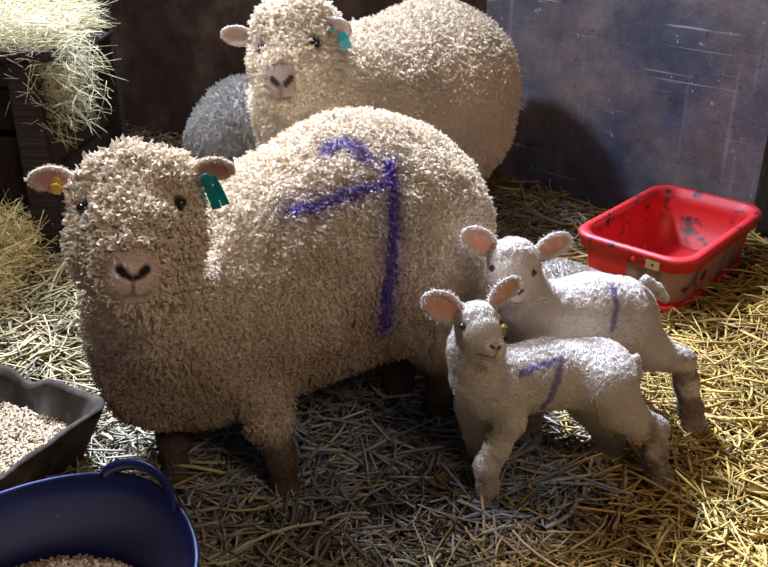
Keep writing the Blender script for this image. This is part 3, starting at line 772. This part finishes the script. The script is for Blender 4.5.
o = sphere('stud', (-hx-.002, -hy*.12, H-.034), .009, M_red, tub, (.5, 1, 1)); sphere('stud_hole', (-hx-.003, -hy*.45, H-.034), .005, M_dk, tub, (.4, 1, 1))

# blue trug
M_blue = dirty_plastic('blue_flexible_plastic', (.006, .009, .058), (.10, .10, .16), 7, .66, .74, .38)
trug = bpy.data.objects.new('blue_rubber_trug', None); C.objects.link(trug); set_props(trug, 'dark blue flexible trug with a looped handle, feed in the bottom', 'trug')
tcx, tcy = -.555, 1.075; trug.location = (tcx, tcy, .012)
RX, RY, TH = .255, .235, .254; handle_a = math.radians(58)
def rimz(a):
    z = TH
    for h in (handle_a, handle_a+math.pi):
        d = abs((a-h+math.pi) % (2*math.pi)-math.pi); z += .012*math.exp(-(d/.5)**2)
    return z+.012*math.cos(2*(a-handle_a))
V, F = [], []; na = 96; prof = []
for j in range(9): t = j/8; prof.append((.66+.34*t**.8, t))           # outside up
rows = []
for s_, t in prof: rows.append([(RX*s_*math.cos(a), RY*s_*math.sin(a), t*rimz(a)) for a in np.linspace(0, 2*math.pi, na, endpoint=False)])
lip = [(1.018, .992), (1.022, 1.004), (1.010, 1.014), (.995, 1.012)]
for s_, t in lip: rows.append([(RX*s_*math.cos(a), RY*s_*math.sin(a), t*rimz(a)) for a in np.linspace(0, 2*math.pi, na, endpoint=False)])
for s_, t in reversed(prof): rows.append([(RX*(s_-.018)*math.cos(a), RY*(s_-.018)*math.sin(a), max(t*rimz(a), .006)) for a in np.linspace(0, 2*math.pi, na, endpoint=False)])
for r_ in rows: V += r_
for i in range(len(rows)-1):
    for j in range(na): F.append((i*na+j, i*na+(j+1) % na, (i+1)*na+(j+1) % na, (i+1)*na+j))
F.append(tuple(range(na))[::-1]); F.append(tuple((len(rows)-1)*na+j for j in range(na)))
mesh_obj('bowl', V, F, M_blue, trug)
for ha in (handle_a, handle_a+math.pi):
    V, F = [], []; nh = 28; span = .36; cs = 10
    for i in range(nh+1):
        t = i/nh; a = ha-span+2*span*t; lift = .036*math.sin(math.pi*t)**.5; s_ = .992+.03*math.sin(math.pi*t)
        c = np.array([RX*s_*math.cos(a), RY*s_*math.sin(a), rimz(a)-.008+lift])
        out = np.array([math.cos(a), math.sin(a), 0]); tn = unit([-RX*math.sin(a)*span*2, RY*math.cos(a)*span*2, .058*math.pi*math.cos(math.pi*t)*.8]); up = np.cross(out, tn)
        for k_ in range(cs):
            q = 2*math.pi*k_/cs; V.append(c+out*.0072*math.cos(q)+up*.0115*math.sin(q))
    for i in range(nh):
        for k_ in range(cs): F.append((i*cs+k_, i*cs+(k_+1) % cs, (i+1)*cs+(k_+1) % cs, (i+1)*cs+k_))
    F += [tuple(range(cs))[::-1], tuple(nh*cs+k_ for k_ in range(cs))]
    mesh_obj('handle', V, F, M_blue, trug)

# feed pellets
def pellets(name, n, sampler, label, seed=4):
    g = np.random.default_rng(seed); P = sampler(n, g); n = len(P); k = 7
    L = .008+.010*g.random(n); r = .0027+.0008*g.random(n); az = g.random(n)*6.28; el = g.normal(size=n)*.35
    d = np.stack([np.cos(az)*np.cos(el), np.sin(az)*np.cos(el), np.sin(el)], -1); s = np.stack([-np.sin(az), np.cos(az), 0*az], -1); u = np.cross(d, s)
    V = np.zeros((n, 2, k, 3))
    for e in (0, 1):
        for j in range(k):
            q = 2*math.pi*j/k; V[:, e, j] = P+d*((e-.5)*L)[:, None]+(s*math.cos(q)+u*math.sin(q))*r[:, None]
    base = (np.arange(n)*2*k)[:, None]; F = [np.concatenate([base+j, base+(j+1) % k, base+k+(j+1) % k, base+k+j], 1) for j in range(k)]
    Fl = [tuple(map(int, f)) for f in np.concatenate(F)]
    Fl += [tuple(int(b_)+j for j in range(k))[::-1] for b_ in base[:, 0]]+[tuple(int(b_)+k+j for j in range(k)) for b_ in base[:, 0]]
    col = np.array([.36, .24, .14])*(.6+.7*g.random(n))[:, None]; col = np.repeat(col, 2*k, axis=0)
    return set_props(mesh_obj(name, V.reshape(-1, 3), Fl, M_pellet, None, np.clip(col, 0, 1), smooth=False), label, 'feed', kind='stuff')
def in_trug(n, g):
    a = g.random(n)*6.283; r = np.sqrt(g.random(n)); x, y = .79*RX*r*np.cos(a), .79*RY*r*np.sin(a)
    z = .105+.04*(1-r*r)+.012*g.random(n)
    return np.stack([tcx+x, tcy+y, .012+z], -1)
pellets('feed_pellets', 6000, in_trug, 'brown feed pellets heaped in the blue trug', 4)

# old grey trough on the left
M_rub = dirty_plastic('old_grey_rubber', (.028, .018, .012), (.085, .06, .042), 10, .45, .75, .95)
tr = bpy.data.objects.new('rubber_trough', None); C.objects.link(tr); set_props(tr, 'old dark grey trough with battered rim, holding brown pellets', 'trough')
cb = floor_at(110, 452); nb = floor_at(20, 500)
tz = .15
qc, qn, qf = floor_at(117, 404, tz), floor_at(22, 468, tz), floor_at(8, 361, tz)
print('trough', cb, qc, qn, qf)
ux = unit((qn-qc)[:2]); uy = np.array([ux[1], -ux[0]]); uy = uy if uy@(qf-qc)[:2] > 0 else -uy
Lx, Ly = .62, abs((qf-qc)[:2]@uy)+.02
tc2 = qc[:2]+ux*Lx/2+uy*Ly/2
tr.location = (tc2[0], tc2[1], .008); tr.rotation_euler = (0, 0, math.atan2(ux[1], ux[0]))
ly = np.array([-math.sin(tr.rotation_euler.z), math.cos(tr.rotation_euler.z)]); sgn = 1 if uy@ly > 0 else -1
def trough_wall():
    n = 12; V, F = [], []
    prof = [(-.055, 0), (-.050, .01), (-.004, tz-.012), (.0, tz), (-.010, tz+.004), (-.020, tz-.004), (-.064, .014)]
    for ins, z in prof:
        L0 = rounded_loop(Lx/2+ins, Ly/2+ins, .06, n); L_ = []
        for a_, b_ in zip(L0, L0[1:]+L0[:1]):          # subdivide the long sides so the rim can be battered
            ns = max(1, int(math.hypot(a_[0]-b_[0], a_[1]-b_[1])/.05)) if math.hypot(a_[0]-b_[0], a_[1]-b_[1]) > .08 else 1
            ns = {True: 12, False: 1}[ns > 1]
            L_ += [(a_[0]+(b_[0]-a_[0])*t/ns, a_[1]+(b_[1]-a_[1])*t/ns) for t in range(ns)]
        for x, y in L_:
            zz = z
            if z > .05:
                P_ = np.array([[x, y, 0.]]); zz = z+(fbm(P_, 9, 71, 3)[0]-.5)*.045-.05*math.exp(-((x+Lx/2-.03)**2+(y-sgn*(Ly/2-.10))**2)/.004)
            V.append((x, y, zz))
    m_ = len(V)//len(prof)
    for i in range(len(prof)-1):
        for j in range(m_): j2 = (j+1) % m_; F.append((i*m_+j, i*m_+j2, (i+1)*m_+j2, (i+1)*m_+j))
    F += [tuple(range(m_))[::-1], tuple((len(prof)-1)*m_+j for j in range(m_))]
    mesh_obj('trough_body', V, F, M_rub, tr)
trough_wall()
rot = np.array([[ux[0], -ux[1]], [ux[1], ux[0]]])
def in_trough(n, g):
    x, y = (g.random(n)-.5)*(Lx-.10), (g.random(n)-.5)*(Ly-.10)
    z = .062+.02*fbm(np.stack([x, y, 0*x], -1), 8, 5, 2)+.012*g.random(n)
    w = np.stack([x, y], -1)@rot.T+tc2; return np.stack([w[:, 0], w[:, 1], z], -1)
pellets('feed_pellets', 8000, in_trough, 'pale brown feed pellets filling the old grey trough', 9)

# ------------------------------------------------------------------ hay rack
M_wood = m_post
rack = bpy.data.objects.new('hay_rack', None); C.objects.link(rack); set_props(rack, 'dark timber hay rack with square post at the left edge', 'hay rack')
def beam(name, a, b_, w, h, parent=rack, mat=M_wood):
    a, b_ = np.array(a, float), np.array(b_, float); o = bevel_box(name, np.linalg.norm(b_-a), w, h, mat, parent, .006)
    d = unit(b_-a); o.location = (a+b_)/2; o.rotation_euler = Vector(d).to_track_quat('X', 'Z').to_euler(); return o
RY0 = 2.75
ph = at(30, 62, RY0); hz = ph[2]; xp = at(30, 130, RY0)[0]
print('rack', ph)
beam('post', (xp, RY0+.05, -.02), (xp, RY0+.05, hz), .09, .10).rotation_euler
xl = -2.1; xr = at(92, 50, 3.05)[0]-.05
beam('top_rail', (xl, RY0+.05, hz+.012), (xp+.10, RY0+.05, hz+.012), .10, .03)
beam('back_post', (xr, 3.35, -.02), (xr, 3.35, hz+.05), .07, .07)
beam('side_rail', (xp, RY0+.06, hz+.012), (xr, 3.35, hz+.012), .06, .03)
for z in (.08, .235, .39, .52): beam('rail', (xl, RY0+.11, z), (xp+.02, RY0+.11, z), .025, .165)  # made deep enough to overlap, so no bright floor shows through
for z in (.07, .185, .30, .415): beam('side_board', (xp+.03, RY0+.08, z), (xr, 3.33, z), .022, .11)  # boards added close together to keep the space behind the rack dark
beam('shelf_board', (xl, 3.1, hz-.02), (xp+.12, 3.1, hz-.02), .55, .02)
# hay: heap on the rack and the wisps that hang over its edge
g = np.random.default_rng(77)
def hay(name, P, L, W, az, el, label, base=(.56, .47, .28), seed=5, bend=.35):
    n = len(P); c = np.array(base)*(.55+.7*g.random(n))[:, None]; c += (g.random((n, 3))-.5)*.04
    return set_props(straws(name, P, L, W, az, el, np.clip(c, .01, .9), M_straw, bend, seed=seed), label, 'hay', kind='stuff')
n = 7000; X = xl+(xp+.12-xl)*g.random(n); Yq = RY0+.0+.50*g.random(n); top = .11*np.clip((xp+.30-X)/.30, .05, 1)**.6
Z = hz+.02+top*g.random(n); hay('hay_heap', np.stack([X, Yq, Z], -1), .05+.12*g.random(n), .0015+.0015*g.random(n), g.random(n)*6.28, g.normal(size=n)*.25, 'pale hay heaped on top of the timber rack', (.52, .40, .21), 5)
n = 900; t = g.random(n); X = xp+.02+.17*t*g.random(n)**.4+g.normal(size=n)*.03; Yq = RY0+.0+.25*g.random(n); Z = hz+.02-.30*g.random(n)**1.3*(1-.3*t)
sel = (g.random(n) < .6) | (Z > hz-.1); X, Yq, Z = X[sel], Yq[sel], Z[sel]; n = len(X)
hay('hanging_hay', np.stack([X, Yq, Z], -1), .05+.13*g.random(n), .0013+.0014*g.random(n), g.normal(size=n)*.9-.3, -.5+g.normal(size=n)*.5, 'wisps of hay hanging from the right side of the rack', (.50, .40, .22), 6, .5)
n = 5000; X = -1.75+.62*g.random(n); Yq = 2.30+.62*g.random(n); Z = gz(X, Yq)+.16*g.random(n)*np.clip((Yq-2.2)/.5, .1, 1)
hay('heaped_straw', np.stack([X, Yq, Z], -1), .06+.14*g.random(n), .0016+.0018*g.random(n), g.random(n)*6.28, g.normal(size=n)*.5, 'golden straw piled loosely at the foot of the hay rack', (.62, .45, .18), 7, .5)

# gnarled stick between trough and trug
g1 = floor_at(-14, 500, .03); g2 = floor_at(34, 487, .03)
B = Body(); B.cone(g1, .016, (g1+g2)/2+np.array([0, .004, .004]), .020, .01); B.cone((g1+g2)/2+np.array([0, .004, .004]), .020, g2, .013, .01); B.cone(g2-np.array([.02, 0, 0]), .012, g2+np.array([.004, -.012, .006]), .010, .01)
V, Q = B.mesh(.003); Nn = vnormals(V, Q); V = V+Nn*((fbm(V, 90, 3, 3)-.5)*.008)[:, None]
o = mesh_obj('stick', V, Q, M_skin, None, np.array([.30, .22, .16])*(.6+.8*fbm(V, 50, 4, 3))[:, None])
set_props(o, 'stubby pale brown stick lying between the old trough and blue trug', 'stick')
